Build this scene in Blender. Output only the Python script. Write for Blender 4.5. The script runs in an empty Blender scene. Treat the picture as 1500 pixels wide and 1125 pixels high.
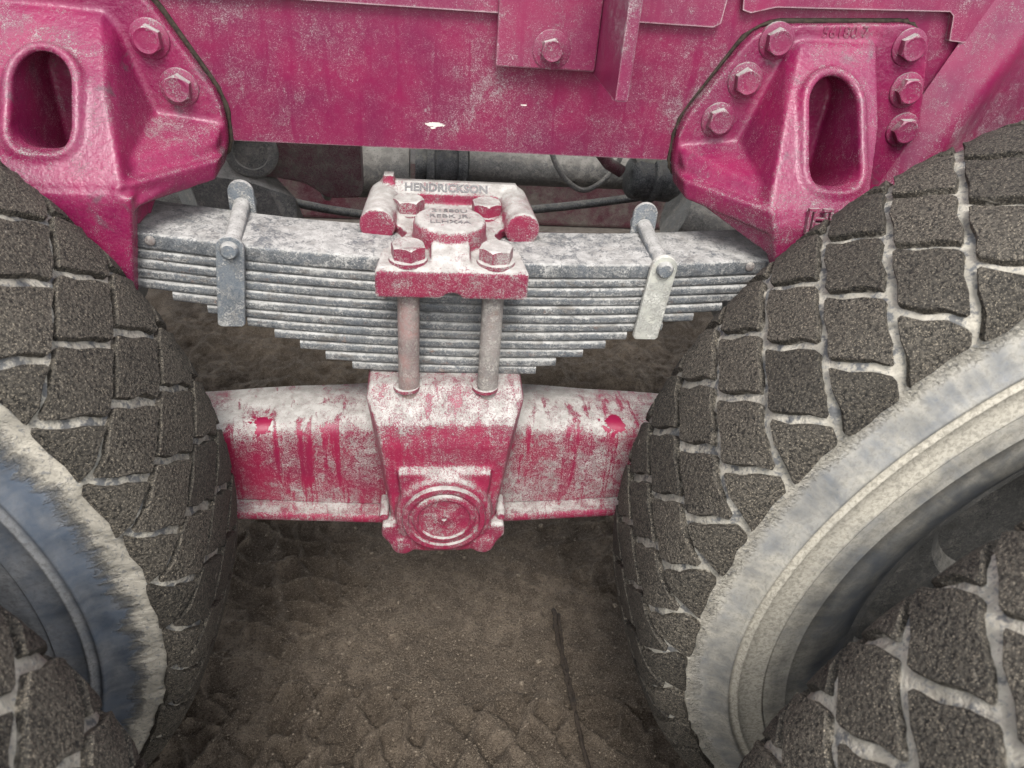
import bpy, bmesh, math, random
import numpy as np
from mathutils import Vector, Matrix
random.seed(7); rng = np.random.default_rng(7)
SC = bpy.context.scene; C = SC.collection
PI = math.pi

# ------------------------------------------------------------------ camera
cam_d = bpy.data.cameras.new('camera'); cam = bpy.data.objects.new('camera', cam_d); C.objects.link(cam)
CAMP = Vector((-0.0274, -0.9036, 1.1739))
def cam_axes(pitch=34, yaw=8, roll=5):
    p, y, r = (math.radians(a) for a in (pitch, yaw, roll))
    f = Vector((math.sin(y)*math.cos(p), math.cos(y)*math.cos(p), -math.sin(p)))
    rt = Vector((math.cos(y), -math.sin(y), 0)); up = rt.cross(f)
    return math.cos(r)*rt + math.sin(r)*up, -math.sin(r)*rt + math.cos(r)*up, f
CR, CU, CF = cam_axes()
m = Matrix((CR, CU, -CF)).transposed().to_4x4(); m.translation = CAMP
cam.matrix_world = m
cam_d.sensor_width = 36; cam_d.lens = 26.0; cam_d.clip_start = 0.02; cam_d.clip_end = 200
cam_d.dof.use_dof = True; cam_d.dof.focus_distance = 0.93; cam_d.dof.aperture_fstop = 9.0
SC.camera = cam
def in_view(p, margin=0.04):
    d = Vector(p) - CAMP; z = d.dot(CF)
    if z < .05: return False
    u = .5 + d.dot(CR)/z*26/36; v = .5 + d.dot(CU)/z*26/27
    return -margin < u < 1+margin and -margin < v < 1+margin

# ------------------------------------------------------------------ sky, sun, exposure
SUN_EL, SUN_AZ = 56.0, 184.0          # azimuth measured from +Y towards +X
w = bpy.data.worlds.new('World'); SC.world = w; w.use_nodes = True
nt = w.node_tree; bg = nt.nodes['Background']
sky = nt.nodes.new('ShaderNodeTexSky'); sky.sky_type = 'NISHITA'; sky.sun_disc = False
sky.sun_elevation = math.radians(SUN_EL); sky.sun_rotation = math.radians(SUN_AZ)
sky.air_density = 1.0; sky.dust_density = 1.0; sky.ozone_density = 1.0
hs = nt.nodes.new('ShaderNodeHueSaturation'); hs.inputs['Saturation'].default_value = .26   # overcast: grey sky
nt.links.new(sky.outputs[0], hs.inputs['Color']); nt.links.new(hs.outputs[0], bg.inputs[0])
bg.inputs[1].default_value = 0.15
sd = bpy.data.lights.new('sun', 'SUN'); so = bpy.data.objects.new('sun', sd); C.objects.link(so)
sd.energy = 1.5; sd.angle = math.radians(24); sd.color = (1, .985, .965)
el, az = math.radians(SUN_EL), math.radians(SUN_AZ)
sv = Vector((math.sin(az)*math.cos(el), math.cos(az)*math.cos(el), math.sin(el)))
so.rotation_euler = sv.to_track_quat('Z', 'Y').to_euler(); so.location = (0, -3, 5)
SC.view_settings.view_transform = 'Standard'; SC.view_settings.look = 'None'
SC.view_settings.exposure = 1.58; SC.view_settings.gamma = 1.0; SC.view_settings.use_curve_mapping = False
SC.cycles.max_bounces = 6; SC.cycles.use_denoising = True; SC.cycles.sample_clamp_indirect = 4

# ------------------------------------------------------------------ node helper
class NB:
    def __init__(s, name):
        s.m = bpy.data.materials.new(name); s.m.use_nodes = True; s.t = s.m.node_tree; s.t.nodes.clear()
        s.out = s.n('ShaderNodeOutputMaterial'); s.b = s.n('ShaderNodeBsdfPrincipled')
        s.t.links.new(s.b.outputs[0], s.out.inputs[0])
    def n(s, t, **k):
        o = s.t.nodes.new(t)
        for a, v in k.items(): setattr(o, a, v)
        return o
    def put(s, sock, v):
        if isinstance(v, bpy.types.NodeSocket): s.t.links.new(v, sock)
        elif isinstance(v, (tuple, list)) and len(v) == 3 and sock.type == 'RGBA': sock.default_value = (*v, 1)
        else: sock.default_value = v
    def math(s, op, a, b=0.0, c=0.0):
        o = s.n('ShaderNodeMath', operation=op)
        for i, v in enumerate((a, b, c)): s.put(o.inputs[i], v)
        return o.outputs[0]
    def mix(s, f, a, b):
        o = s.n('ShaderNodeMix', data_type='RGBA')
        s.put(o.inputs[0], f); s.put(o.inputs[6], a); s.put(o.inputs[7], b); return o.outputs[2]
    def ramp(s, v, a, b, lo=0.0, hi=1.0, smooth=True):
        o = s.n('ShaderNodeMapRange', interpolation_type='SMOOTHSTEP' if smooth else 'LINEAR')
        for i, q in enumerate((v, a, b, lo, hi)): s.put(o.inputs[i], q)
        return o.outputs[0]
    def noise(s, vec, scale, detail=3.0, rough=.55, dist=0.0):
        o = s.n('ShaderNodeTexNoise'); s.put(o.inputs['Vector'], vec)
        s.put(o.inputs['Scale'], scale); s.put(o.inputs['Detail'], detail)
        s.put(o.inputs['Roughness'], rough); s.put(o.inputs['Distortion'], dist); return o.outputs[0]
    def vor(s, vec, scale, feature='F1', rnd=1.0):
        o = s.n('ShaderNodeTexVoronoi', feature=feature); s.put(o.inputs['Vector'], vec)
        s.put(o.inputs['Scale'], scale); s.put(o.inputs['Randomness'], rnd); return o.outputs['Distance']
    def pos(s): return s.n('ShaderNodeNewGeometry').outputs['Position']
    def nz(s):
        x = s.n('ShaderNodeSeparateXYZ'); s.put(x.inputs[0], s.n('ShaderNodeNewGeometry').outputs['Normal']); return x.outputs[2]
    def scale(s, vec, sc, off=None):
        o = s.n('ShaderNodeMapping'); s.put(o.inputs['Vector'], vec); o.inputs['Scale'].default_value = sc
        if off is not None: s.put(o.inputs['Location'], off)
        return o.outputs[0]
    def sep(s, vec):
        o = s.n('ShaderNodeSeparateXYZ'); s.put(o.inputs[0], vec); return o.outputs
    def comb(s, x, y, z):
        o = s.n('ShaderNodeCombineXYZ')
        for i, v in enumerate((x, y, z)): s.put(o.inputs[i], v)
        return o.outputs[0]
    def attr(s, name): return s.n('ShaderNodeAttribute', attribute_name=name).outputs['Fac']
    def edge(s, r, lo=.02, hi=.25):
        bv = s.n('ShaderNodeBevel', samples=4); bv.inputs[0].default_value = r
        d = s.n('ShaderNodeVectorMath', operation='DOT_PRODUCT')
        s.put(d.inputs[0], bv.outputs[0]); s.put(d.inputs[1], s.n('ShaderNodeNewGeometry').outputs['Normal'])
        return s.ramp(s.math('SUBTRACT', 1.0, d.outputs['Value']), lo, hi)
    def bump(s, h, dist, strength=1.0, prev=None):
        o = s.n('ShaderNodeBump'); s.put(o.inputs['Height'], h); o.inputs['Distance'].default_value = dist
        o.inputs['Strength'].default_value = strength
        if prev is not None: s.put(o.inputs['Normal'], prev)
        return o.outputs[0]
    def done(s, col, rough, normal=None, metal=0.0, spec=.5, coat=None):
        s.put(s.b.inputs['Base Color'], col); s.put(s.b.inputs['Roughness'], rough)
        s.put(s.b.inputs['Metallic'], metal); s.put(s.b.inputs['Specular IOR Level'], spec)
        if coat is not None:
            s.put(s.b.inputs['Coat Weight'], coat); s.b.inputs['Coat Roughness'].default_value = .25
        if normal is not None: s.put(s.b.inputs['Normal'], normal)
        return s.m

DUST = (.37, .35, .325)
def paint(name, amount=0.0, up=.3, streak=0.0, edge=.0, base=(.192, .0075, .050), cast=.0, dustcol=DUST, grime=0.0, rough0=.36, upa=.25, patch=1.0, spots=(), chips=(), filmc=.28, wear=False):
    """crimson truck paint under dried dust; amount = how dusty the thing is, up = extra on upward faces"""
    k = NB(name); p = k.pos()
    n1 = k.noise(p, 460, 4, .65, 1.5); mid = k.noise(p, 60, 4, .65, .5); big = k.noise(p, 9, 4, .6, .3)
    ridge = k.math('SUBTRACT', 1.0, k.math('MULTIPLY', k.math('ABSOLUTE', k.math('SUBTRACT', k.noise(p, 260, 2, .5, 2.5), .5)), 9.0))
    ridge = k.math('MAXIMUM', ridge, 0.0)
    speck = k.noise(k.scale(p, (1, 1, 1), (3.1, 1.7, .3)), 1000, 2, .6)
    upz = k.ramp(k.nz(), upa, .9)
    v = k.math('ADD', k.math('MULTIPLY', n1, .55), k.math('MULTIPLY', speck, .45))
    v = k.math('ADD', v, k.math('MULTIPLY', ridge, .09))
    v = k.math('ADD', v, k.math('MULTIPLY', k.math('SUBTRACT', big, .5), .42*patch))
    v = k.math('ADD', v, k.math('MULTIPLY', k.math('SUBTRACT', mid, .5), .30*patch))
    v = k.math('ADD', v, k.math('MULTIPLY', upz, up)); v = k.math('ADD', v, amount)
    if streak:
        st = k.noise(k.scale(p, (70, 20, 4.5)), 1.0, 4, .65, .4)
        v = k.math('SUBTRACT', v, k.math('MULTIPLY', k.ramp(st, .52, .66), streak))
    if edge:
        e = k.edge(edge); v = k.math('ADD', v, k.math('MULTIPLY', e, .30))
    for (sx, sy, sz_, sr) in spots:                            # wet spots where the dust is gone
        dd = k.n('ShaderNodeVectorMath', operation='DISTANCE'); k.put(dd.inputs[0], p); dd.inputs[1].default_value = (sx, sy, sz_)
        q = k.math('ADD', dd.outputs['Value'], k.math('MULTIPLY', k.math('SUBTRACT', mid, .5), sr*3.0))
        v = k.math('SUBTRACT', v, k.ramp(q, sr*.75, sr*1.1, .6, 0))
    if wear: v = k.math('ADD', v, k.ramp(k.n('ShaderNodeNewGeometry').outputs['Pointiness'], .51, .58, 0, .13))
    mask = k.ramp(v, .555, .655)
    film = k.ramp(v, .38, .64, 0.0, filmc)                       # thin even haze of dust below the speckle
    tint = k.mix(k.ramp(k.noise(p, 14, 3), .3, .7), base, (base[0]*.72, base[1]*.8, base[2]*.85))
    if grime: tint = k.mix(k.ramp(k.noise(p, 22, 4, .65, .6), .60, .72, 0, grime), tint, (.06, .065, .065))
    dc = k.mix(k.ramp(k.noise(p, 70, 3), .3, .7), dustcol, (dustcol[0]*.70, dustcol[1]*.69, dustcol[2]*.68))
    dc = k.mix(k.ramp(k.noise(p, 480, 3, .65), .56, .68, 0, .40), dc, (dustcol[0]*.30, dustcol[1]*.28, dustcol[2]*.28))
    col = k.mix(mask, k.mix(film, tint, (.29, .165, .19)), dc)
    for (sx, sz_, sw, sh_) in chips:                           # paint knocked off to pale primer
        q = k.sep(p); ex = k.math('MULTIPLY', k.math('SUBTRACT', q[0], sx), 1/sw); ez = k.math('MULTIPLY', k.math('SUBTRACT', q[2], sz_), 1/sh_)
        rr = k.math('ADD', k.math('ADD', k.math('MULTIPLY', ex, ex), k.math('MULTIPLY', ez, ez)), k.math('MULTIPLY', k.math('SUBTRACT', k.noise(p, 300, 3), .5), 2.2))
        col = k.mix(k.ramp(rr, .7, 1.0, 1, 0), col, (.66, .62, .55))
    rough = k.ramp(mask, 0, 1, rough0, .9, False)
    nrm = k.bump(n1, .0006, .45)
    nrm = k.bump(mask, .0007, .7, nrm)
    if cast: nrm = k.bump(k.noise(p, 150, 3, .6), .0016, cast, nrm)
    return k.done(col, rough, nrm, spec=.42)

def steel(name, base=(.043, .050, .058), amount=0.05, up=.6, dustcol=(.365, .352, .325), streakx=0.0, edge=.0, rust=.0, rough0=.5, blotch=.7, stain=0.0):
    k = NB(name); p = k.pos()
    fine = k.noise(p, 330, 4, .6, 1.4); mid = k.noise(p, 60, 4, .65, .8); big = k.noise(p, 11, 3)
    v = k.math('ADD', fine, k.math('MULTIPLY', k.math('SUBTRACT', big, .5), .5))
    v = k.math('ADD', v, k.math('MULTIPLY', k.math('SUBTRACT', mid, .5), blotch))
    v = k.math('ADD', v, k.math('MULTIPLY', k.ramp(k.nz(), .1, .8), up)); v = k.math('ADD', v, amount)
    if streakx: v = k.math('ADD', v, k.math('MULTIPLY', k.math('SUBTRACT', k.noise(k.scale(p, (8, 60, 260)), 1, 3), .5), streakx))
    if edge: v = k.math('ADD', v, k.math('MULTIPLY', k.edge(edge), .25))
    mask = k.ramp(v, .50, .68); film = k.ramp(v, .15, .7, 0, .45)
    b = k.mix(k.ramp(k.noise(p, 30, 3), .35, .65), base, tuple(x*.55 for x in base))
    if rust: b = k.mix(k.ramp(k.noise(p, 70, 5, .7), .62-.2*rust, .72, 0, .8), b, (.17, .075, .035))
    dc = k.mix(k.ramp(k.noise(p, 80, 3), .3, .7), dustcol, tuple(x*.66 for x in dustcol))
    dc = k.mix(k.ramp(k.noise(p, 430, 3, .65), .55, .68, 0, .7), dc, tuple(x*.28 for x in dustcol))
    col = k.mix(mask, k.mix(film, b, (.30, .30, .29)), dc)
    if stain: col = k.mix(k.ramp(k.noise(k.scale(p, (1, 1, 3)), 24, 5, .7, .6), .52, .70, 0, stain), col, (.105, .085, .065))
    nrm = k.bump(mask, .0007, .7, k.bump(fine, .0006, .6))
    return k.done(col, k.ramp(mask, 0, 1, rough0, .92, False), nrm, metal=0, spec=.5)

M = {}
M['paint_frame'] = paint('paint_frame', amount=-.05, up=.3, streak=.07, edge=.0035, dustcol=(.43, .35, .35), patch=.9, rough0=.3, chips=[(-.0195, .9305, .012, .0028), (-.022, .9265, .003, .0015), (.085, .958, .004, .0010)])
M['paint_bracket'] = paint('paint_bracket', wear=True, amount=-.100, up=.05, cast=.6, grime=.6, rough0=.27)
M['paint_cap'] = paint('paint_cap', wear=True, base=(.235, .009, .040), dustcol=(.40, .378, .345), filmc=.18, amount=-.015, up=.195, cast=.5)
M['paint_bolt'] = paint('paint_bolt', amount=-.045, up=.2, rough0=.32)
M['paint_capbolt'] = paint('paint_capbolt', base=(.235, .009, .040), dustcol=(.40, .378, .345), filmc=.18, amount=-.02, up=.18)
M['paint_beam'] = paint('paint_beam', base=(.235, .009, .040), dustcol=(.40, .378, .345), filmc=.18, amount=.045, up=.100, streak=.14, cast=.25, upa=.05, spots=[(-.236, -.132, .590, .017), (.226, -.131, .588, .016)])
M['paint_flange'] = paint('paint_flange', base=(.235, .009, .040), dustcol=(.40, .378, .345), filmc=.18, amount=.020, up=.085, streak=.10, cast=.25)
M['paint_saddle'] = paint('paint_saddle', base=(.235, .009, .040), dustcol=(.40, .378, .345), filmc=.18, amount=-.022, up=.165, streak=.06, cast=.6, upa=.05)
M['paint_housing'] = paint('paint_housing', wear=True, base=(.235, .009, .040), dustcol=(.40, .378, .345), filmc=.18, amount=-.015, up=.135, streak=.06, cast=.6, upa=.05)
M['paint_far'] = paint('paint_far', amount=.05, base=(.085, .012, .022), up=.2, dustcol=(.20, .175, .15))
M['leaf'] = steel('spring_steel', amount=.005, up=.24, streakx=.34, blotch=.55, rust=.2, stain=.55)
M['leaf_top'] = steel('spring_steel_top', amount=-.01, up=.20, blotch=.85, stain=.3)
M['clip'] = steel('clip_steel', base=(.075, .09, .105), amount=.02, up=.35)
M['clip_pale'] = steel('clip_pale', base=(.46, .445, .37), amount=.02, up=.3, dustcol=(.52, .50, .44), rust=.3)
M['rod'] = steel('rod_steel', base=(.22, .17, .145), amount=.02, up=.3, dustcol=(.39, .355, .31), rust=.5)
M['rod_red'] = steel('rod_red', base=(.25, .14, .12), amount=.03, up=.3, dustcol=(.40, .35, .30), rust=.5)
M['drab'] = steel('drab_metal', base=(.10, .095, .085), amount=.03, up=.3, dustcol=(.33, .31, .275), edge=0)
M['drab_dark'] = steel('drab_dark', base=(.022, .024, .026), amount=-.13, up=.25, dustcol=(.26, .25, .22), edge=0)
M['letter'] = steel('letter_dark', base=(.10, .085, .085), amount=-.10, up=.05, edge=0)

def rubber_block(name, mudcol=(.50, .45, .36), mudamt=1.0):
    k = NB(name)
    oc = k.n('ShaderNodeTexCoord').outputs['Object']
    rnd = k.n('ShaderNodeObjectInfo').outputs['Random']
    off = k.comb(k.math('MULTIPLY', rnd, 37.0), k.math('MULTIPLY', rnd, 11.0), k.math('MULTIPLY', rnd, 71.0))
    p = k.scale(oc, (1, 1, 1), off)
    g = k.noise(p, 330, 3, .65, .3); g2 = k.noise(p, 800, 2, .6); b = k.noise(p, 34, 3)
    pits = k.vor(p, 300)
    col = k.mix(k.ramp(g, .34, .66), (.0065, .0058, .0048), (.074, .064, .050))
    col = k.mix(k.ramp(b, .35, .75, 0, .5), col, (.043, .037, .029))
    col = k.mix(k.ramp(g2, .57, .68, 0, .8), col, (.25, .21, .155))
    tint = k.ramp(rnd, 0, 1, .75, 1.25, False)
    hsv = k.n('ShaderNodeHueSaturation'); k.put(hsv.inputs['Value'], tint); k.put(hsv.inputs['Color'], col); col = hsv.outputs[0]
    d = k.math('ADD', k.attr('dust'), k.math('MULTIPLY', k.math('SUBTRACT', k.noise(p, 120, 4, .65), .5), 1.1))
    dm = k.ramp(d, .62, .98, 0, mudamt)
    stain = k.ramp(k.noise(p, 26, 5, .7, .5), .66, .74, 0, .75)
    dm = k.math('MAXIMUM', dm, k.math('MULTIPLY', stain, .6))
    mc = k.mix(k.noise(p, 90, 3), mudcol, (mudcol[0]*.6, mudcol[1]*.6, mudcol[2]*.62))
    col = k.mix(dm, col, mc)
    h = k.math('ADD', k.math('MULTIPLY', g, 1.0), k.math('MULTIPLY', pits, .5))
    return k.done(col, .86, k.bump(h, .0019, 1.0), spec=.3)

def carcass(name, R, mud_r, jag, side, side_dust, stops, floor_dark=0.0, soft=.005):
    """tyre body: mud in the grooves, a mud band on the shoulder, then rubber with more or less dust by ring (stops = [(radius, dust)])"""
    k = NB(name); oc = k.n('ShaderNodeTexCoord').outputs['Object']
    x, y, z = k.sep(oc)
    r = k.math('SQRT', k.math('ADD', k.math('MULTIPLY', x, x), k.math('MULTIPLY', z, z)))
    a = k.math('ARCTAN2', z, x)
    pol = k.comb(k.math('MULTIPLY', a, 46.0), k.math('MULTIPLY', r, 26.0), 0.0)
    pol2 = k.comb(k.math('MULTIPLY', a, 13.0), k.math('MULTIPLY', r, 6.0), 3.0)
    jg = k.math('ADD', k.math('MULTIPLY', k.math('SUBTRACT', k.noise(pol, 1, 6, .75), .5), jag*3.0),
                k.math('MULTIPLY', k.math('SUBTRACT', k.noise(pol2, 1, 2), .5), jag*2.2))
    fine = k.noise(oc, 260, 4, .6, .6); mid = k.noise(oc, 36, 4, .6, .5); big = k.noise(oc, 9, 3)
    rr = k.math('ADD', k.math('ADD', r, jg), k.math('MULTIPLY', k.math('SUBTRACT', fine, .5), .012))
    mud = k.ramp(rr, mud_r-soft, mud_r+soft)
    cr = k.n('ShaderNodeValToRGB'); e = cr.color_ramp.elements
    lo, hi = stops[0][0], stops[-1][0]; k.put(cr.inputs[0], k.ramp(r, lo, hi, 0, 1, False))
    for i, (rad, v) in enumerate(stops):
        q = e[i] if i < 2 and i == 0 else (e.new((rad-lo)/(hi-lo)) if i < len(stops)-1 else e[len(e)-1])
        q.position = (rad-lo)/(hi-lo); q.color = (v, v, v, 1)
    dv = k.math('ADD', cr.outputs[0], k.math('MULTIPLY', k.math('SUBTRACT', fine, .5), .5))
    dv = k.math('ADD', dv, k.math('MULTIPLY', k.math('SUBTRACT', mid, .5), .75))
    dv = k.math('ADD', dv, k.math('MULTIPLY', k.math('SUBTRACT', big, .5), .55))
    rad_st = k.noise(k.comb(k.math('MULTIPLY', a, 60.0), k.math('MULTIPLY', r, 9.0), 7.0), 1, 3)
    dv = k.math('ADD', dv, k.math('MULTIPLY', k.math('SUBTRACT', rad_st, .5), .30))
    dm = k.ramp(dv, .05, .95)
    rub = k.mix(k.ramp(k.noise(oc, 20, 3), .35, .65), side, tuple(q*.6 for q in side))
    col = k.mix(dm, rub, k.mix(k.ramp(fine, .35, .7), side_dust, tuple(q*.55 for q in side_dust)))
    mc = k.mix(k.ramp(mid, .3, .7), (.43, .39, .32), (.24, .22, .18))
    mc = k.mix(k.ramp(fine, .52, .66, 0, .7), mc, (.125, .127, .128))
    tw = k.ramp(r, R-.046, R-.030)                                    # the groove floor
    fl = k.noise(oc, 60, 4, .65)
    col = k.mix(mud, col, mc)
    col = k.mix(tw, col, k.mix(k.ramp(fl, .58-.30*floor_dark, .66-.22*floor_dark, 0, .85), mc, (.075, .078, .083)))
    rough = k.ramp(k.math('MAXIMUM', dm, mud), 0, 1, .5, .95, False)
    h = k.math('ADD', k.math('MULTIPLY', mud, .12), k.math('MULTIPLY', fine, k.ramp(mud, 0, 1, .12, .6, False)))
    nrm = k.bump(h, .0022, .9); nrm = k.bump(k.math('MULTIPLY', mid, mud), .007, .8, nrm)
    return k.done(col, rough, nrm, spec=.35)

def dirt(name):
    k = NB(name); p = k.pos()
    g = k.noise(p, 260, 5, .7); m_ = k.noise(p, 28, 5, .65, .4); b = k.noise(p, 4, 4, .6)
    gr = k.noise(p, 620, 2, .6)
    col = k.mix(k.ramp(m_, .3, .7), (.080, .060, .043), (.185, .143, .104))
    col = k.mix(k.ramp(b, .42, .62, 0, .6), col, (.070, .053, .038))
    col = k.mix(k.ramp(gr, .55, .66, 0, .75), col, (.33, .27, .20))
    col = k.mix(k.ramp(g, .36, .48, .75, 0), col, (.036, .027, .020))
    h = k.math('ADD', g, k.math('MULTIPLY', m_, 1.5))
    return k.done(col, .95, k.bump(h, .011, 1.0), spec=.2)
M['dirt'] = dirt('dirt')
def simple(name, a, b, sc, rough=.9, bd=.001):
    k = NB(name); p = k.pos(); n = k.noise(p, sc, 4, .6)
    return k.done(k.mix(k.ramp(n, .3, .7), a, b), rough, k.bump(n, bd, .8), spec=.3)
M['twig'] = simple('twig_bark', (.016, .011, .008), (.045, .033, .023), 260)
M['clod'] = simple('clod', (.08, .060, .042), (.21, .170, .125), 300)

# ------------------------------------------------------------------ mesh helpers
def tag(o, label=None, cat=None, group=None, kind=None):
    for a, v in (('label', label), ('category', cat), ('group', group), ('kind', kind)):
        if v: o[a] = v
    return o
def link(name, me, mat, parent=None):
    o = bpy.data.objects.new(name, me); C.objects.link(o)
    if mat is not None and not me.materials: me.materials.append(mat)
    if parent is not None:
        o.parent = parent; o.matrix_parent_inverse = Matrix.Translation(parent.location).inverted() if not parent.parent else Matrix()
    return o
def empty(name, loc):
    o = bpy.data.objects.new(name, None); C.objects.link(o); o.location = loc; o.empty_display_size = .05; return o
def mesh_bm(bm, name='mesh', smooth=False, angle=None):
    bmesh.ops.recalc_face_normals(bm, faces=bm.faces)
    me = bpy.data.meshes.new(name); bm.to_mesh(me); bm.free()
    if smooth: 
        for p in me.polygons: p.use_smooth = True
        if angle is not None:
            try: me.set_sharp_from_angle(angle=math.radians(angle))
            except Exception: pass
    return me
def add_hull(bm, pts):
    vs = [bm.verts.new(p) for p in pts]
    r = bmesh.ops.convex_hull(bm, input=vs)
    junk = list({v for v in r['geom_interior']+r['geom_unused'] if isinstance(v, bmesh.types.BMVert)})
    if junk: bmesh.ops.delete(bm, geom=junk, context='VERTS')
def add_box(bm, x0, x1, y0, y1, z0, z1, bev=0.0, seg=2):
    b2 = bmesh.new(); bmesh.ops.create_cube(b2, size=1)
    for v in b2.verts: v.co = Vector(((x0+x1)/2+v.co.x*(x1-x0), (y0+y1)/2+v.co.y*(y1-y0), (z0+z1)/2+v.co.z*(z1-z0)))
    if bev: bmesh.ops.bevel(b2, geom=b2.edges[:], offset=bev, segments=seg, affect='EDGES', profile=.5)
    join(bm, b2)
def join(bm, b2, mat=None):
    vm = {}
    for v in b2.verts: vm[v] = bm.verts.new(mat @ v.co if mat else v.co)
    for f in b2.faces:
        try: bm.faces.new([vm[v] for v in f.verts])
        except ValueError: pass
    b2.free()
def basis(axis):
    a = Vector(axis).normalized(); t = Vector((0, 0, 1)) if abs(a.z) < .9 else Vector((1, 0, 0))
    u = t.cross(a).normalized(); return a, u, a.cross(u)
def add_lathe(bm, origin, axis, prof, n=32, phase=0.0, caps=True):
    """prof = [(distance along axis, radius)]"""
    a, u, v = basis(axis); o = Vector(origin); rings = []
    for d, r in prof:
        if r < 1e-6: rings.append([bm.verts.new(o + a*d)])
        else: rings.append([bm.verts.new(o + a*d + (u*math.cos(phase+2*PI*i/n)+v*math.sin(phase+2*PI*i/n))*r) for i in range(n)])
    for A, B in zip(rings, rings[1:]):
        for i in range(n):
            j = (i+1) % n
            if len(A) == 1 and len(B) == 1: continue
            if len(A) == 1: bm.faces.new((A[0], B[i], B[j]))
            elif len(B) == 1: bm.faces.new((A[i], A[j], B[0]))
            else: bm.faces.new((A[i], A[j], B[j], B[i]))
    if caps:
        if len(rings[0]) > 1: bm.faces.new(rings[0])
        if len(rings[-1]) > 1: bm.faces.new(rings[-1])
def add_tube(bm, pts, r, n=10, closed=False):
    pts = [Vector(p) for p in pts]; k = len(pts); rings = []
    rs = r if isinstance(r, (list, tuple)) else [r]*k
    prevu = None
    for i in range(k):
        d = (pts[(i+1) % k]-pts[i-1]) if closed else (pts[min(i+1, k-1)]-pts[max(i-1, 0)])
        a, u, v = basis(d)
        if prevu is not None:
            u = (prevu - a*prevu.dot(a)).normalized(); v = a.cross(u)
        prevu = u
        rings.append([bm.verts.new(pts[i]+(u*math.cos(2*PI*j/n)+v*math.sin(2*PI*j/n))*rs[i]) for j in range(n)])
    for i in range(k if closed else k-1):
        A, B = rings[i], rings[(i+1) % k]
        for j in range(n): bm.faces.new((A[j], A[(j+1) % n], B[(j+1) % n], B[j]))
    if not closed: bm.faces.new(rings[0]); bm.faces.new(rings[-1])
def add_prism(bm, poly, axis, a0, a1, bev=0.0):
    """poly in the two other axes; axis 'X','Y','Z'"""
    def P(u, v, a): return {'Y': (u, a, v), 'X': (a, u, v), 'Z': (u, v, a)}[axis]
    b2 = bmesh.new()
    A = [b2.verts.new(P(u, v, a0)) for u, v in poly]; B = [b2.verts.new(P(u, v, a1)) for u, v in poly]
    b2.faces.new(A); b2.faces.new(B)
    for i in range(len(poly)): j = (i+1) % len(poly); b2.faces.new((A[i], A[j], B[j], B[i]))
    bmesh.ops.recalc_face_normals(b2, faces=b2.faces)
    if bev: bmesh.ops.bevel(b2, geom=b2.edges[:], offset=bev, segments=2, affect='EDGES', profile=.5)
    join(bm, b2)
def rounded(poly, r, n=5):
    out = []; k = len(poly)
    for i in range(k):
        p0, p, p1 = Vector(poly[i-1]), Vector(poly[i]), Vector(poly[(i+1) % k])
        rr = r[i] if isinstance(r, (list, tuple)) else r
        a = (p0-p); b = (p1-p); d = min(rr, a.length*.45, b.length*.45)
        A = p+a.normalized()*d; B = p+b.normalized()*d
        for j in range(n+1):
            t = j/n; out.append(tuple(A*(1-t)**2 + p*2*t*(1-t) + B*t*t))
    return out
def evaluated(me, mods):
    o = bpy.data.objects.new('temporary', me); C.objects.link(o)
    for t, kw in mods:
        md = o.modifiers.new(t, t)
        for a, v in kw.items(): setattr(md, a, v)
    bpy.context.view_layer.update()
    dg = bpy.context.evaluated_depsgraph_get()
    out = bpy.data.meshes.new_from_object(o.evaluated_get(dg)); bpy.data.objects.remove(o); return out
def casting(bm, voxel=.003, smooth=5, cutters=(), factor=.5):
    """one cast piece: union of overlapping solids, cuts, then voxel remesh and smoothing (soft fillets)"""
    me = mesh_bm(bm); tmp = []
    mods = [('REMESH', dict(mode='VOXEL', voxel_size=voxel))]
    for cb in cutters:
        cm = mesh_bm(cb); co = bpy.data.objects.new('cutter', cm); C.objects.link(co); tmp.append(co)
        mods.append(('BOOLEAN', dict(operation='DIFFERENCE', object=co, solver='EXACT')))
    if cutters: mods.append(('REMESH', dict(mode='VOXEL', voxel_size=voxel)))
    mods.append(('SMOOTH', dict(factor=factor, iterations=smooth)))
    out = evaluated(me, mods)
    for t in tmp: bpy.data.objects.remove(t)
    for p in out.polygons: p.use_smooth = True
    return out
def hexhead(bm, o, axis, flat, h, phase=0.0, cham=.16):
    r = flat/math.sqrt(3)
    b2 = bmesh.new(); add_lathe(b2, (0, 0, 0), (0, 0, 1), [(0, r), (h, r)], 6)
    # chamfer the top corners by intersecting with a shallow cone: approximate with inset rings
    b3 = bmesh.new(); n = 36; a, u, v = basis(axis); rings = []
    def hexr(t):
        q = (t % (PI/3)) - PI/6; return flat/2/math.cos(q)
    def ring(d, lim):
        return [bm.verts.new(Vector(o)+a*d+(u*math.cos(phase+2*PI*i/n)+v*math.sin(phase+2*PI*i/n))*min(hexr(2*PI*i/n), lim)) for i in range(n)]
    b2.free(); b3.free()
    R = [ring(0, 9), ]
    R.append([bm.verts.new(Vector(o)+a*(h - max(0, hexr(2*PI*i/n)-flat/2*.96)*.75)+(u*math.cos(phase+2*PI*i/n)+v*math.sin(phase+2*PI*i/n))*hexr(2*PI*i/n)) for i in range(n)])
    R.append(ring(h, flat/2*.95)); R.append(ring(h-.0006, flat/2*.70))
    for A, B in zip(R, R[1:]):
        for i in range(n): j = (i+1) % n; bm.faces.new((A[i], A[j], B[j], B[i]))
    bm.faces.new(R[0]); bm.faces.new(R[-1])
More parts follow.
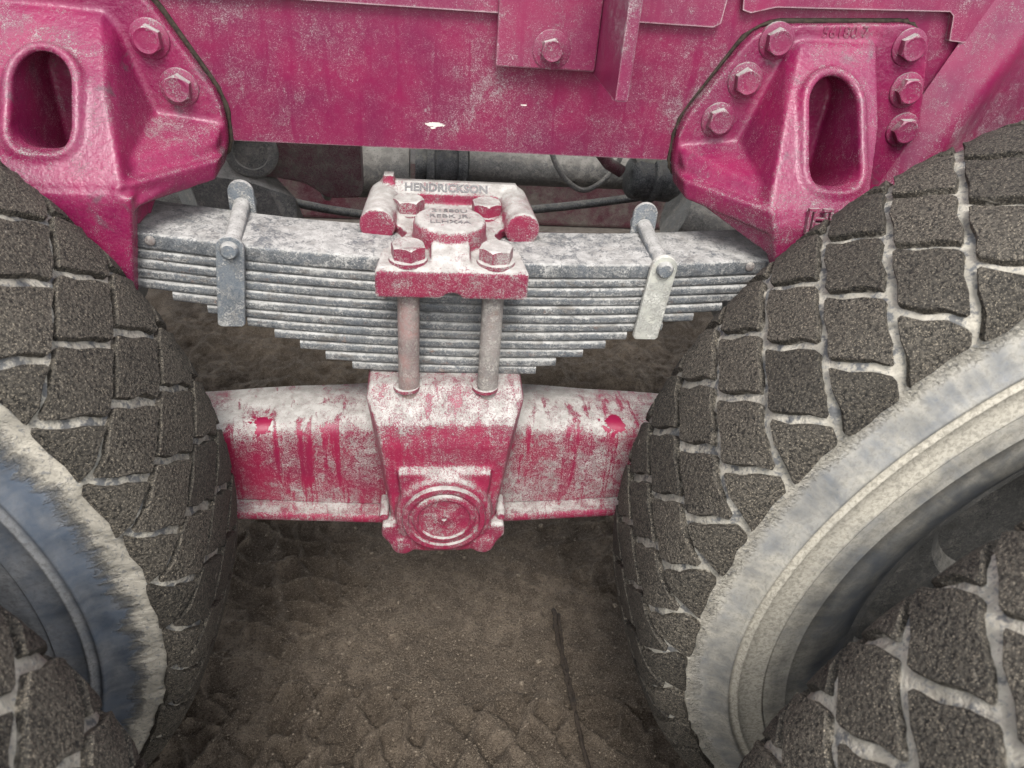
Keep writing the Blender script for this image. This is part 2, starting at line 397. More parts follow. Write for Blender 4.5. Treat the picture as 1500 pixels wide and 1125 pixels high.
def text_mesh(body, size, ext, matrix, bold=0.0):
    cu = bpy.data.curves.new('t', 'FONT'); cu.body = body; cu.size = size; cu.extrude = ext; cu.align_x = 'CENTER'; cu.align_y = 'CENTER'; cu.offset = bold
    cu.resolution_u = 3
    o = bpy.data.objects.new('t', cu); C.objects.link(o); bpy.context.view_layer.update()
    me = bpy.data.meshes.new_from_object(o.evaluated_get(bpy.context.evaluated_depsgraph_get()))
    bpy.data.objects.remove(o); me.transform(matrix); me.materials.clear(); return me
def frame_mat(origin, xdir, ydir):
    x = Vector(xdir).normalized(); y = Vector(ydir); y = (y - x*y.dot(x)).normalized(); z = x.cross(y)
    mm = Matrix((x, y, z)).transposed().to_4x4(); mm.translation = Vector(origin); return mm

# ------------------------------------------------------------------ ground
TABLES = {}
def vnoise(x, y, seed):
    if seed not in TABLES: TABLES[seed] = np.random.default_rng(seed).random((256, 256))
    T = TABLES[seed]
    xi = np.floor(x).astype(int); yi = np.floor(y).astype(int); fx = x-xi; fy = y-yi
    fx = fx*fx*(3-2*fx); fy = fy*fy*(3-2*fy); g = lambda i, j: T[(xi+i) % 256, (yi+j) % 256]
    return (g(0, 0)*(1-fx)+g(1, 0)*fx)*(1-fy)+(g(0, 1)*(1-fx)+g(1, 1)*fx)*fy - .5
def fbm(x, y, s, seed, o=4):
    v = 0; a = 1.0
    for i in range(o): v = v + a*vnoise(x*s, y*s, seed+i); s *= 2.03; a *= .5
    return v
def axis_pts(lo, hi, step, far):
    mid = np.arange(lo, hi+1e-6, step); out = []; d = step*2; q = hi
    while q < far: q += d; out.append(q); d *= 1.35
    out2 = []; d = step*2; q = lo
    while q > -far: q -= d; out2.append(q); d *= 1.35
    return np.concatenate([out2[::-1], mid, out])
def sstep(a, b, x): t = np.clip((x-a)/(b-a), 0, 1); return t*t*(3-2*t)
def ground_h(X, Y):
    h = .012*fbm(X, Y, 2.2, 11) + .006*fbm(X, Y, 9, 21) + .0050*fbm(X, Y, 45, 31, 4) + .0026*fbm(X, Y, 130, 41, 2)
    h = h + .010*sstep(-.05, -.5, X) + .006
    # tread prints left by the tyres: rows of block-shaped pads between raised ribs
    def prints(ang, ox, oy, rows, pitch, roww, dep, lo, hi, seed):
        c_, s_ = math.cos(ang), math.sin(ang); u = (X-ox)*c_+(Y-oy)*s_; v = -(X-ox)*s_+(Y-oy)*c_
        u = u + .055*fbm(X, Y, 8, seed+5, 5); v = v + .055*fbm(X, Y, 9, seed+9, 5)
        p_ = u/pitch + v/roww; q_ = v/roww - u/pitch; fu = p_-np.floor(p_); fv = q_-np.floor(q_)
        e = np.minimum(np.minimum(fu, 1-fu), np.minimum(fv, 1-fv))*.062
        e = np.where((v > hi-.02) | (v < lo+.02), np.minimum(e, np.minimum(np.abs(v-hi), np.abs(v-lo))), e)
        pad = sstep(.000, .013, e); inside = sstep(lo-.004, lo+.004, v)*sstep(hi+.004, hi-.004, v)
        fade = sstep(-.15, .25, fbm(X, Y, 6, seed, 4)+.14)
        tilt = (fu-.5)*.7*pad
        return inside*fade*dep*((1-pad) - .5 + tilt)
    h = h + prints(-.05, 0, -.30, 5, .076, .116, .018, -.30, .145, 71)
    h = h + prints(.85, -.30, .05, 5, .076, .116, .014, -.10, .22, 83)*sstep(.05, -.2, X)
    h = h + prints(-.75, .45, .1, 5, .076, .116, .014, -.12, .2, 97)*sstep(.1, .35, X)
    # clods further back under the truck
    h = h + (.060*np.maximum(0, fbm(X, Y, 7, 131, 4)) + .022*fbm(X, Y, 26, 151, 4))*sstep(.30, .7, Y)*sstep(2.5, 1.5, Y)
    return h
xs = axis_pts(-.85, .85, .0035, 7); ys = axis_pts(-.40, 1.15, .0035, 7)
GX, GY = np.meshgrid(xs, ys, indexing='ij'); GZ = ground_h(GX, GY)
V = np.c_[GX.ravel(), GY.ravel(), GZ.ravel()]; nx, ny = GX.shape
ii, jj = np.meshgrid(np.arange(nx-1), np.arange(ny-1), indexing='ij'); a = (ii*ny+jj).ravel()
F = np.c_[a, a+ny, a+ny+1, a+1]
gm = bpy.data.meshes.new('ground'); gm.vertices.add(len(V)); gm.vertices.foreach_set('co', V.ravel())
gm.loops.add(F.size); gm.loops.foreach_set('vertex_index', F.ravel().astype(np.int32))
gm.polygons.add(len(F)); gm.polygons.foreach_set('loop_start', np.arange(0, F.size, 4, dtype=np.int32))
gm.update(); gm.validate(); gm.polygons.foreach_set('use_smooth', np.ones(len(F), bool))
tag(link('ground', gm, M['dirt']), 'trampled brown dirt printed with tyre treads', kind='structure')
def gz(x, y): return float(ground_h(np.array([x]), np.array([y]))[0])
# small crumbs of dirt
b2 = bmesh.new(); bmesh.ops.create_icosphere(b2, subdivisions=1, radius=1.0); b2.verts.ensure_lookup_table()
iv = np.array([v.co[:] for v in b2.verts]); fi = np.array([[v.index for v in f.verts] for f in b2.faces]); b2.free()
N = 11000; cxs = rng.uniform(-.55, .6, N); cys = rng.uniform(-.42, .75, N); rad = .0008 + .0014*rng.random(N)**2 + .0045*(rng.random(N) > .988)*rng.random(N)
czs = ground_h(cxs, cys) + rad*.35
vv = iv[None]*rng.uniform(.65, 1.3, (N, len(iv), 1))*rad[:, None, None]; vv[:, :, 2] *= .75
vv = vv + np.stack([cxs, cys, czs], -1)[:, None, :]
cm_ = bpy.data.meshes.new('crumbs'); cm_.from_pydata(vv.reshape(-1, 3).tolist(), [], (fi[None]+(np.arange(N)*len(iv))[:, None, None]).reshape(-1, 3).tolist())
tag(link('dirt_crumbs', cm_, M['clod']), 'loose crumbs of dirt scattered on the ground', kind='stuff')

# ------------------------------------------------------------------ truck frame
fr = empty('truck_frame', (0, 0, .90)); tag(fr, 'long crimson frame rail spanning the top of the picture', 'frame')
def part(name, bm, mat, parent, smooth=False, angle=None): return link(name, mesh_bm(bm, name, smooth, angle), mat, parent)
bm = bmesh.new(); add_box(bm, -1.6, 1.6, 0, .010, .90, 1.34, .0025); part('web', bm, M['paint_frame'], fr, True, 40)
bm = bmesh.new(); add_box(bm, -1.6, 1.6, .0105, .085, .9005, .911, .002); part('lower_flange', bm, M['paint_frame'], fr)
up = [(-1.5, 1.0555), (.292, 1.0555), (.300, 1.060), (.303, 1.1), (.318, 1.1), (.322, 1.075), (.332, 1.0725), (.36, 1.080), (.568, 1.088), (.574, 1.084), (.580, 1.058), (.62, 1.056), (1.5, 1.056), (1.5, 1.33), (-1.5, 1.33)]
bm = bmesh.new(); add_prism(bm, up, 'Y', -.009, -.0005); part('upper_plate', bm, M['paint_frame'], fr)
# pressed bulge of the rail to the right of the bracket
bm = bmesh.new()
def strip(rows):
    g = [[bm.verts.new(p) for p in r] for r in rows]
    for A, B in zip(g, g[1:]):
        for i in range(len(A)-1): bm.faces.new((A[i], A[i+1], B[i+1], B[i]))
rows = []
for t in np.linspace(0, 1, 26):
    z = .86 + t*.40; row = []
    xl = .553+(z-.94)*.36; 
    for s in np.linspace(0, 1, 40):
        xx = xl + s*.20
        yy = -.001 - .036*math.exp(-((s-.22)/.16)**2) - .020*sstep(.15, .55, np.array(s)) + .09*max(0, s-.40)**1.3
        row.append((xx, float(yy), z))
    rows.append(row)
strip(rows); bl = part('rail_bulge', bm, M['paint_frame'], fr, True)
# far side of the chassis, and crossmember
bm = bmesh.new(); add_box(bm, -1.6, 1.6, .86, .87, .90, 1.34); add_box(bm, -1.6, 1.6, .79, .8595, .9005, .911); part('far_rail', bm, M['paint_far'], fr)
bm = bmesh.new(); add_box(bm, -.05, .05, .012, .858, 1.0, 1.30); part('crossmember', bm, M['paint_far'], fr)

bm = bmesh.new(); add_box(bm, -1.6, 1.6, .30, 1.35, 1.345, 1.36); part('unseen_shade_deck', bm, M['paint_far'], fr)  # unseen deck, added overhead to block light and darken the far ground

# angle bracket bolted to the rail
ab = empty('angle_bracket', (.10, 0, 1.0)); tag(ab, 'crimson angle bracket with one bolt, top centre of the frame rail', 'bracket')
bm = bmesh.new(); add_box(bm, .047, .160, -.021, -.0095, 1.003, 1.30, .002); part('plate', bm, M['paint_frame'], ab)
bm = bmesh.new(); add_box(bm, .1605, .174, -.135, -.0095, .998, 1.30, .002); part('flange', bm, M['paint_frame'], ab)
def bolt(parent, o, axis, flat, h, mat, wash_r, wash_h=.003, phase=0.0, name='bolt'):
    bm = bmesh.new(); a = Vector(axis).normalized(); o = Vector(o)
    hexhead(bm, o+a*wash_h, axis, flat, h, phase)
    b = part(name, bm, mat, parent)
    bm = bmesh.new(); add_lathe(bm, o, axis, [(-.002, wash_r), (wash_h*.7, wash_r), (wash_h, wash_r*.93), (wash_h, flat*.3)], 28)
    part('washer', bm, mat, b, True, 40)
    return b
def washer_fix(): pass
bolt(ab, (.108, -.021, 1.024), (0, -1, 0), .022, .010, M['paint_bolt'], .021, .002, .3)

# ------------------------------------------------------------------ spring hangers (cast brackets)
def hanger(sgn, sh, label, slot, tip, top, bolts, und, cheek):
    root = empty('spring_hanger', (sgn*.43+sh, -.02, .82)); tag(root, label, 'bracket', 'cast spring hangers')
    def X(p): return (sgn*p[0]+sh, -p[2], p[1])       # (along, up, out)
    plate = rounded([(.343, 1.062), (.526, 1.074), (.550, 1.060), (.585, .935), (.580, .875), (.50, .86), (.36, .862), (.292, .874), (.274, .895), (.273, .948)], [.03, .03, .03, .05, .02, .02, .02, .02, .02, .05])
    bm = bmesh.new()
    b2 = bmesh.new(); add_prism(b2, plate, 'Y', -.018, .0)
    for v in b2.verts: v.co = Vector((v.co.x, v.co.z, -v.co.y))     # to (along, up, out)
    pieces = [b2]
    b2 = bmesh.new(); add_hull(b2, [(.392+top[0], 1.047+top[1], .026), (.482, 1.050+top[1], .026), (.385+top[0], 1.052+top[1], .0), (.492, 1.056+top[1], .0),
        (.366, .972, .092), (.480, .972, .090), (.347, .897, .150), (.462, .897, .150), (.353, .880, .158), (.462, .875, .158), (*tip, .156), (.462, .800, .156),
        (.336, .892, .010), (.495, .88, .0), (.49, .82, .0), (.40, .815, .09)]); pieces.append(b2)
    # wing ledge that rides over the spring end
    b2 = bmesh.new(); add_hull(b2, [(.276, .924, .018), (.279, .910, .036), (.284, .890, .046), (.282, .882, .0), (.352, .908, .120), (.352, .882, .140), (.354, .914, .075), (.36, .87, .0), (.368, .935, .018)]); pieces.append(b2)
    b2 = bmesh.new(); add_hull(b2, [(.283, .893, .0), (.283, .893, .060), (.290, .876, .062), (.290, .872, .0), (.355, .893, .152), (und[0], und[1], .154), (.40, und[1]-.004, .10), (.40, .86, .0)]); pieces.append(b2)
    b2 = bmesh.new(); add_hull(b2, [(.2755, .897, .0), (.2755, .897, .058), (.281, .874, .064), (.283, .874, .0), (.350, .897, .156), (.362, .868, .160), (.39, .89, .11), (.40, .86, .05), (.36, .89, .0)]); pieces.append(b2)
    # lower cheek beside the spring eye
    b2 = bmesh.new(); add_hull(b2, [(x_, z_, d_) for x_, z_ in cheek for d_ in (.157, .136)]); pieces.append(b2)
    # raised lip round the slot
    def face_d(z): return .030 + (1.045-z)*(.150-.030)/(1.045-.897)
    cx, hw, z0, z1 = slot
    loop = []
    for i in range(48):
        t = 2*PI*i/48; ct, st = math.cos(t), math.sin(t); ex = 1.0 if st > 0 else .62
        zz = (z1-hw if st > 0 else z0+hw) + hw*math.copysign(abs(st)**ex, st); xx = cx + hw*math.copysign(abs(ct)**ex, ct)*(1.0 if st < 0 else .97); loop.append((xx, zz))
    b2 = bmesh.new(); add_tube(b2, [(cx+(x-cx)*1.17, (z0+z1)/2+(z-(z0+z1)/2)*1.085, face_d(z)+.0022) for x, z in loop], .0062, 10, True); pieces.append(b2)
    for b in pieces: 
        for v in b.verts: v.co = Vector(X(v.co))
        bmesh.ops.recalc_face_normals(b, faces=b.faces); join(bm, b)
    cut = bmesh.new()
    A = [cut.verts.new(X((x, z, .30))) for x, z in loop]; Q = [cut.verts.new(X((x, z, face_d(z)-.012))) for x, z in loop]
    B = [cut.verts.new(X((x, z-(.05 if z < (z0+z1)/2 else .004), .010))) for x, z in loop]
    cut.faces.new(A); cut.faces.new(B)
    for i in range(48):
        j = (i+1) % 48; cut.faces.new((A[i], A[j], Q[j], Q[i])); cut.faces.new((Q[i], Q[j], B[j], B[i]))
    bmesh.ops.recalc_face_normals(cut, faces=cut.faces)
    # room for the spring end between the cheeks
    cut2 = bmesh.new(); add_box(cut2, *(sorted((sgn*.30+sh, sgn*.60+sh))), -.135, -.02, .60, .845)
    me = casting(bm, .0025, 3, (cut, cut2)); link('casting', me, M['paint_bracket'], root)
    k0 = [i for i, (x, z) in enumerate(plate) if x < .35 and z > .885 or z > 1.05]; seam = [plate[i] for i in k0]
    seam.sort(key=lambda q: math.atan2(q[1]-.93, q[0]-.47), reverse=True); seam = sorted(seam, key=lambda q: (math.atan2(q[1]-.93, q[0]-.47)) % (2*PI), reverse=True)
    bm = bmesh.new(); cxy = Vector((.45, .95)); pts_ = []
    for x, z in seam:
        d = (Vector((x, z))-cxy).normalized(); pts_.append(X((x+d.x*.0015, z+d.y*.0015, .0005)))
    add_tube(bm, pts_, [random.uniform(.0012, .0038) for _ in pts_], 8); part('dirt_seam', bm, M['twig'], root, True)
    for i, (x, z) in enumerate(bolts):
        bolt(root, X((x, z, .0175)), (0, -1, 0), .0265, .0105, M['paint_bolt'], .0205, .003, random.random()*1.0)
    return root, X, face_d
hr, XR_, fd = hanger(1, 0.0, 'crimson cast spring hanger on the right showing a whole oval slot and six bolts',
    (.4245, .030, .917, 1.020), (.374, .822), (0, 0), [(.366, 1.047), (.340, 1.003), (.318, .957), (.527, 1.050), (.542, 1.003), (.555, .957)],
    (.374, .836), ((.376, .824), (.462, .80), (.387, .738), (.47, .70)))
hl, XL_, _ = hanger(-1, .016, 'crimson cast spring hanger on the left, cut off by the picture edge',
    (.4240, .0285, .921, 1.002), (.354, .804), (-.012, -.016), [(.338, 1.010), (.316, .962), (.527, 1.050), (.542, 1.003), (.555, .957)],
    (.342, .872), ((.338, .887), (.354, .804), (.366, .735), (.47, .70), (.46, .887)))
link('lettering', text_mesh('56180 7', .017, .0006, frame_mat((.445, -.0185, 1.0605), (1, 0, .065), (0, 0, 1)), .0002), M['paint_bolt'], hr)
# boxed H emblem cast on the right hanger
o0 = Vector(XR_((.404, .8885, .1588))); bm = bmesh.new()
def embl(bm, o, s, ux, uy, t):
    n = ux.cross(uy).normalized()
    def bar(x0, x1, y0, y1):
        add_hull(bm, [o+ux*x*s+uy*y*s+n*d for x in (x0, x1) for y in (y0, y1) for d in (-t, t)])
    for x in (-1, 1): bar(x-.13, x+.13, -.95, .95)
    for x in (-.55, .55): bar(x-.11, x+.11, -.75, .75)
    bar(-.55, .55, .13, .30); bar(-.55, .55, -.30, -.13)
    for y in (-1, 1): bar(-1.13, -.18, y-.12, y+.12); bar(.18, 1.13, y-.12, y+.12)
embl(bm, o0, .0125, Vector((1, 0, 0)), Vector((0, .20, 1)).normalized(), .0026); part('emblem', bm, M['paint_bolt'], hr)

# ------------------------------------------------------------------ leaf spring
sp = empty('leaf_spring', (0, -.085, .66)); tag(sp, 'stack of twelve dusty grey spring leaves across the middle', 'leaf spring')
CURV, TILT = .15, -.020
def sz(x): return CURV*x*x + TILT*x
leafs = [(-.117, .110), (-.148, .134), (-.177, .167), (-.205, .194), (-.234, .219), (-.276, .262), (-.311, .298), (-.352, .331), (-.40, .40), (-.42, .42), (-.43, .43), (-.44, .44)]
zb = .662
for i, (x0, x1) in enumerate(leafs):
    t = .0200 if i == 11 else .0122
    hw = .0465 if i < 11 else .0472
    wob = random.uniform(-.0008, .0008)
    b, T = zb+.0003, zb+t-.0005
    q = .0034; cs = []
    for (cy, cz, a0) in ((-hw+q, b+q, 180), (hw-q, b+q, 270), (hw-q, T-q, 0), (-hw+q, T-q, 90)):
        for s in range(4):
            a = math.radians(a0+30*s); cs.append((cy+q*math.cos(a), cz+q*math.sin(a)))
    bm = bmesh.new(); rings = []
    for x in np.linspace(x0, x1, 36):
        ringv = [bm.verts.new((x, -.0845+wob+y, z+sz(x)+.0004*math.sin(31*x+i*2.1))) for y, z in cs]; rings.append(ringv)
    for A, B in zip(rings, rings[1:]):
        for j in range(16): bm.faces.new((A[j], A[(j+1) % 16], B[(j+1) % 16], B[j]))
    bm.faces.new(rings[0]); bm.faces.new(rings[-1])
    part('leaf', bm, M['leaf_top'] if i == 11 else M['leaf'], sp, True, 50)
    zb += t
TOPZ = zb
def clip(xf, xb, lean, mat, front_top, front_bot, wid, pale=None):
    c = empty('rebound_clip', (xf, -.085, front_bot))
    y0, y1 = -.1415, -.1345
    def strap(yA, yB, x, zt, zb_, w_, ln, m_, nm):
        out = []; hw = w_/2
        for t in np.linspace(0, PI, 13): out.append((x+hw*math.cos(t), zt-hw+hw*math.sin(t)))
        out += [(x-hw+ln, zb_+.003), (x-hw+.003+ln, zb_), (x+hw-.003+ln, zb_), (x+hw+ln, zb_+.003)]
        bm = bmesh.new(); add_prism(bm, out, 'Y', yA, yB, .0012); return part(nm, bm, m_, c)
    s1 = strap(y0, y1, xf, front_top, front_bot, wid, lean, mat, 'strap')
    s2 = strap(-.036, -.030, xb, front_top+.024, front_bot+.02, wid, 0, M['clip'], 'strap')
    ztube = front_top-wid*.5
    bm = bmesh.new(); add_tube(bm, [(xf, -.1345, ztube), (xf*.5+xb*.5, -.085, ztube+.004), (xb, -.036, ztube+.010)], .0095, 16)
    part('spacer_tube', bm, M['clip'], c, True, 50)
    bm = bmesh.new(); add_lathe(bm, (xf, y0, ztube), (0, -1, 0), [(0, .0098), (.004, .0098), (.007, .0075), (.0075, .002), (.0075, 0)], 24); part('bolt_head', bm, M['clip'], c, True, 40)
    bm = bmesh.new(); add_lathe(bm, (xb, -.030, ztube+.010), (0, 1, 0), [(0, .015), (.006, .015), (.008, .010)], 24); part('nut', bm, M['clip'], c, True, 40)
    return c
cl = clip(-.2385, -.246, -.011, M['clip'], .8415, .7305, .030)
tag(cl, 'blue-grey rebound clip strapped round the left half of the leaf spring', 'spring clip', 'spring rebound clips')
cr = clip(.2455, .2450, -.006, M['clip_pale'], .833, .7225, .031)
tag(cr, 'rebound clip with a pale whitish strap round the right half of the leaf spring', 'spring clip', 'spring rebound clips')
# small rivet at each visible end of the top leaf
for x in (-.322, .352):
    bm = bmesh.new(); add_lathe(bm, (x, -.1305, TOPZ-.008+sz(x)), (0, -1, 0), [(0, .0055), (.003, .0055), (.0045, .003), (.0045, 0)], 14); part('rivet', bm, M['rod'], sp, True, 40)

# ------------------------------------------------------------------ saddle cap over the spring
cap = empty('saddle_cap', (0, -.085, .79)); tag(cap, 'dusty crimson saddle cap clamped over the middle of the spring', 'cap')
bm = bmesh.new()
CT = TOPZ + .012                                     # top of the cap plate
def hull(pts):
    b2 = bmesh.new(); add_hull(b2, pts); bmesh.ops.recalc_face_normals(b2, faces=b2.faces); join(bm, b2)
def H(x0, x1, y0, y1, z0, z1): hull([(x, y, z) for x in (x0, x1) for y in (y0, y1) for z in (z0, z1)])
hull([(x*s, y, z) for s in (-1, 1) for x, y, z in ((.083, -.181, .793), (.083, -.135, .793), (.083, -.181, CT-.004), (.080, -.176, CT), (.076, -.128, CT), (.078, -.128, .793))])   # front block
hull([(x*s, y, z) for s in (-1, 1) for x, y, z in ((.079, -.140, TOPZ-.004), (.079, -.140, CT), (.050, -.085, CT+.002), (.050, -.085, TOPZ-.004))])
hull([(x*s, y, z) for s in (-1, 1) for x, y, z in ((.050, -.09, CT+.002), (.072, -.040, CT), (.072, .01, CT), (.050, -.09, TOPZ-.004), (.072, -.04, TOPZ-.004), (.072, .01, TOPZ-.03))])
# rear wall with sloped top carrying the letters
hull([(x*s, y, z) for s in (-1, 1) for x, y, z in ((.088, .006, CT-.01), (.088, .006, CT+.014), (.086, .020, CT+.026), (.086, .034, CT+.024), (.088, .034, CT-.03))])
b2 = bmesh.new(); add_box(b2, -.083, -.070, .014, .030, CT+.01, CT+.034); join(bm, b2)
# two round horns, cut flat at the front
for s in (-1, 1):
    b2 = bmesh.new()
    a0 = Vector((s*.080, .030, CT+.000)); a1 = Vector((s*.0865, -.070, CT+.001))
    add_tube(b2, [a0, a1], [.0225, .0212], 24); join(bm, b2)
    H(*(sorted((s*.055, s*.090))), -.045, .02, TOPZ-.004, CT+.004)
# centre boss, neck and rear pedestal
add_lathe(bm, (-.002, -.100, CT-.004), (0, 0, 1), [(0, .0425), (.024, .0418), (.0285, .0400), (.0305, .0370)], 48)
hull([(x*s-.002, y, z) for s in (-1, 1) for x, y, z in ((.020, -.176, CT-.01), (.021, -.176, CT+.001), (.022, -.140, CT+.012), (.022, -.125, CT-.01))])
H(-.026, .022, -.062, -.02, CT-.004, CT+.010)
# recessed notch under the front edge
cut = bmesh.new(); add_lathe(cut, (0, -.20, .786), (0, 1, 0), [(0, .014), (.04, .014)], 24)
me = casting(bm, .0020, 3, (cut,)); link('casting', me, M['paint_cap'], cap)
for (x, y, ph) in ((-.0480, -.1585, .2), (.0475, -.1585, .75), (-.0505, -.022, .5), (.0450, -.024, .1)):
    bolt(cap, (x, y, CT+.0005), (0, 0, 1), .0335, .0150, M['paint_capbolt'], .0212, .004, ph, 'cap_bolt')
bt = CT+.0265
for i, (tx, yy, s) in enumerate((('21580U', -.0800, .0130), ('REBK JR.', -.0965, .0130), ('LLHX4A', -.113, .0130))):
    link('lettering', text_mesh(tx, s, .0006, frame_mat((-.002, yy, bt), (1, 0, 0), (0, 1, 0)), .0), M['letter'], cap)
link('lettering', text_mesh('HENDRICKSON', .0150, .0007, frame_mat((-.004, .0130, CT+.0200), (1, 0, 0), (0, .014, .012)), .0006), M['letter'], cap)
bm = bmesh.new(); embl(bm, Vector((-.002, -.046, CT+.0105)), .0100, Vector((1.5, 0, 0)), Vector((0, 1, 0)), .0012); part('emblem', bm, M['paint_cap'], cap)
# through bolts from the cap down to the saddle
for x, y, m_ in ((-.0480, -.1565, M['rod_red']), (.0475, -.1565, M['rod']), (-.0505, -.012, M['rod']), (.045, -.012, M['rod'])):
    bm = bmesh.new(); add_lathe(bm, (x, y, .640), (0, 0, 1), [(0, .0125), (.165, .0125)], 24); part('bolt_shank', bm, m_, cap, True, 40)

# ------------------------------------------------------------------ walking beam
wb = empty('walking_beam', (0, -.09, .43)); tag(wb, 'dusty crimson walking beam with its centre housing below the spring', 'beam')
bm = bmesh.new(); rings = []
for x in np.linspace(-.66, .66, 90):
    ax = abs(x); zt = .597 - .10*max(0, ax-.08)**1.25; zb_ = .450+.055*max(0, ax-.08)
    poly = [(-.035, zb_), (-.139, zb_), (-.140, zb_+.02), (-.1405, zt-.045)]
    for t in np.linspace(0, PI/2, 7): poly.append((-.140+.022*(1-math.cos(t)), zt-.026+.022*math.sin(t)))
    poly += [(-.085, zt-.001), (-.050, zt-.004), (-.038, zt-.012), (-.035, zt-.03)]
    rings.append([bm.verts.new((x, y, z+.0008*math.sin(37*x+y*60))) for y, z in poly])
n = len(rings[0])
for A, B in zip(rings, rings[1:]):
    for j in range(n): bm.faces.new((A[j], A[(j+1) % n], B[(j+1) % n], B[j]))
bm.faces.new(rings[0]); bm.faces.new(rings[-1]); part('beam_body', bm, M['paint_beam'], wb, True, 60)
bm = bmesh.new(); rings = []
for x in np.linspace(-.66, .66, 60):
    zb_ = .4485+.055*max(0, abs(x)-.08)
    rings.append([bm.verts.new((x, y, zb_+z)) for y, z in ((-.030, -.014), (-.160, -.014), (-.1625, -.011), (-.1625, -.003), (-.160, 0), (-.030, 0))])
for A, B in zip(rings, rings[1:]):
    for j in range(6): bm.faces.new((A[j], A[(j+1) % 6], B[(j+1) % 6], B[j]))
bm.faces.new(rings[0]); bm.faces.new(rings[-1]); part('lower_flange', bm, M['paint_flange'], wb, True, 40)
bm = bmesh.new()
hull([(x*s-.003, y, z) for s in (-1, 1) for x, y, z in ((.096, -.166, .650), (.092, -.156, .662), (.096, -.01, .662), (.083, -.192, .628), (.078, -.198, .600), (.063, -.200, .455), (.070, -.02, .455), (.096, -.02, .60))])
hull([(x*s-.003, y, z) for s in (-1, 1) for x, y, z in ((.058, -.207, .562), (.056, -.199, .568), (.052, -.207, .49), (.058, -.15, .562), (.052, -.15, .49))])
hull([(x*s-.003, y, z) for s in (-1, 1) for x, y, z in ((.017, -.206, .563), (.019, -.213, .546), (.019, -.213, .50), (.019, -.15, .50), (.017, -.15, .563))])
add_lathe(bm, (-.003, -.15, .497), (0, -1, 0), [(0, .062), (.060, .062), (.064, .060)], 56)
hull([(x*s-.003, y, z) for s in (-1, 1) for x, y, z in ((.079, -.211, .480), (.081, -.211, .460), (.064, -.211, .436), (.020, -.211, .430), (.076, -.05, .478), (.078, -.05, .458), (.06, -.05, .436), (.02, -.05, .431))])
for s in (-1, 1):
    add_lathe(bm, (s*.053-.003, -.15, .443), (0, -1, 0), [(0, .015), (.062, .015), (.065, .012)], 20)
me = casting(bm, .0024, 9); hs_ = link('saddle_housing', me, M['paint_housing'], wb)
bm = bmesh.new(); add_lathe(bm, (-.003, -.2125, .497), (0, -1, 0), [(0, .0535), (.006, .0535), (.0075, .052), (.0075, .046), (.0045, .0445), (.0042, .041), (.0065, .0395), (.0075, .037), (.0075, .034), (.0045, .0325), (.0038, .020), (.0042, .0065), (.0052, .005), (.0052, .0035), (.0020, .0028), (.002, 0)], 64)
part('bushing_cover', bm, M['paint_saddle'], wb, True, 45)
for x, z in ((-.080, .486), (.072, .484)):
    bm = bmesh.new(); add_lathe(bm, (x, -.165, z), (0, -1, 0), [(0, .0062), (.034, .0062), (.037, .005), (.037, 0)], 16); part('pinch_bolt', bm, M['paint_saddle'], wb, True, 40)
for x in (-.0510, .0445):
    bm = bmesh.new(); add_lathe(bm, (x, -.1565, .6625), (0, 0, 1), [(-.004, .0160), (.0003, .0160), (.0008, .015), (.0008, .0128)], 24, caps=False); part('bolt_collar', bm, M['paint_saddle'], wb, True, 40)

# ------------------------------------------------------------------ running gear behind the spring
dsf = empty('drive_shaft', (0, .43, .70)); tag(dsf, 'dusty grey drive shaft running behind the spring under the rail', 'drive shaft')
bm = bmesh.new(); add_lathe(bm, (-.215, .43, .735), (1, 0, 0), [(0, .056), (.005, .062), (.012, .062), (.016, .054), (.15, .054), (.155, .050)], 40); part('left_tube', bm, M['drab'], dsf, True, 40)
bm = bmesh.new(); add_lathe(bm, (-.05, .43, .742), (1, 0, 0), [(0, .034), (.02, .034), (.021, .048), (.034, .048), (.035, .040), (.075, .040), (.076, .050), (.092, .050), (.093, .036), (.10, .036)], 40); part('joint', bm, M['drab_dark'], dsf, True, 40)
bm = bmesh.new(); add_lathe(bm, (.045, .43, .752), (1, 0, 0), [(0, .038), (.30, .038), (.305, .030), (.42, .030)], 40); part('right_tube', bm, M['drab'], dsf, True, 40)
ta = empty('torque_arm', (-.27, .25, .70)); tag(ta, 'dark dusty torque arm behind the left end of the spring', 'arm')
bm = bmesh.new(); add_lathe(bm, (-.292, .27, .812), (0, -1, 0), [(0, .040), (.03, .040), (.034, .036), (.034, .026), (.030, .025), (.030, 0)], 36)
part('eye', bm, M['drab'], ta, True, 40)
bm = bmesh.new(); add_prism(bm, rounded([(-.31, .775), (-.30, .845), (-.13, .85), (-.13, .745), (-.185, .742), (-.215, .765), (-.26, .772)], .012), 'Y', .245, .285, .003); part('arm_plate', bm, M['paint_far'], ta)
bm = bmesh.new()
hull([(-.40, .30, .80), (-.31, .30, .80), (-.39, .23, .78), (-.30, .23, .77), (-.36, .22, .68), (-.23, .22, .66), (-.40, .32, .66), (-.23, .32, .66), (-.27, .23, .76), (-.235, .25, .74)])
part('mount', bm, M['drab'], ta)
bc = empty('brake_chamber', (.34, .25, .72)); tag(bc, 'black round brake chamber behind the right end of the spring', 'brake chamber')
bm = bmesh.new(); add_lathe(bm, (.296, .262, .792), (1, .1, -.1), [(0, .020), (.004, .030), (.010, .034), (.034, .034), (.036, .039), (.044, .039), (.046, .034), (.075, .034), (.09, .024)], 32); part('canister', bm, M['drab_dark'], bc, True, 35)
bm = bmesh.new(); add_tube(bm, [(.285, .26, .80), (.262, .26, .812), (.245, .262, .83), (.23, .27, .86)], .010, 12); part('hose', bm, M['paint_far'], bc, True)
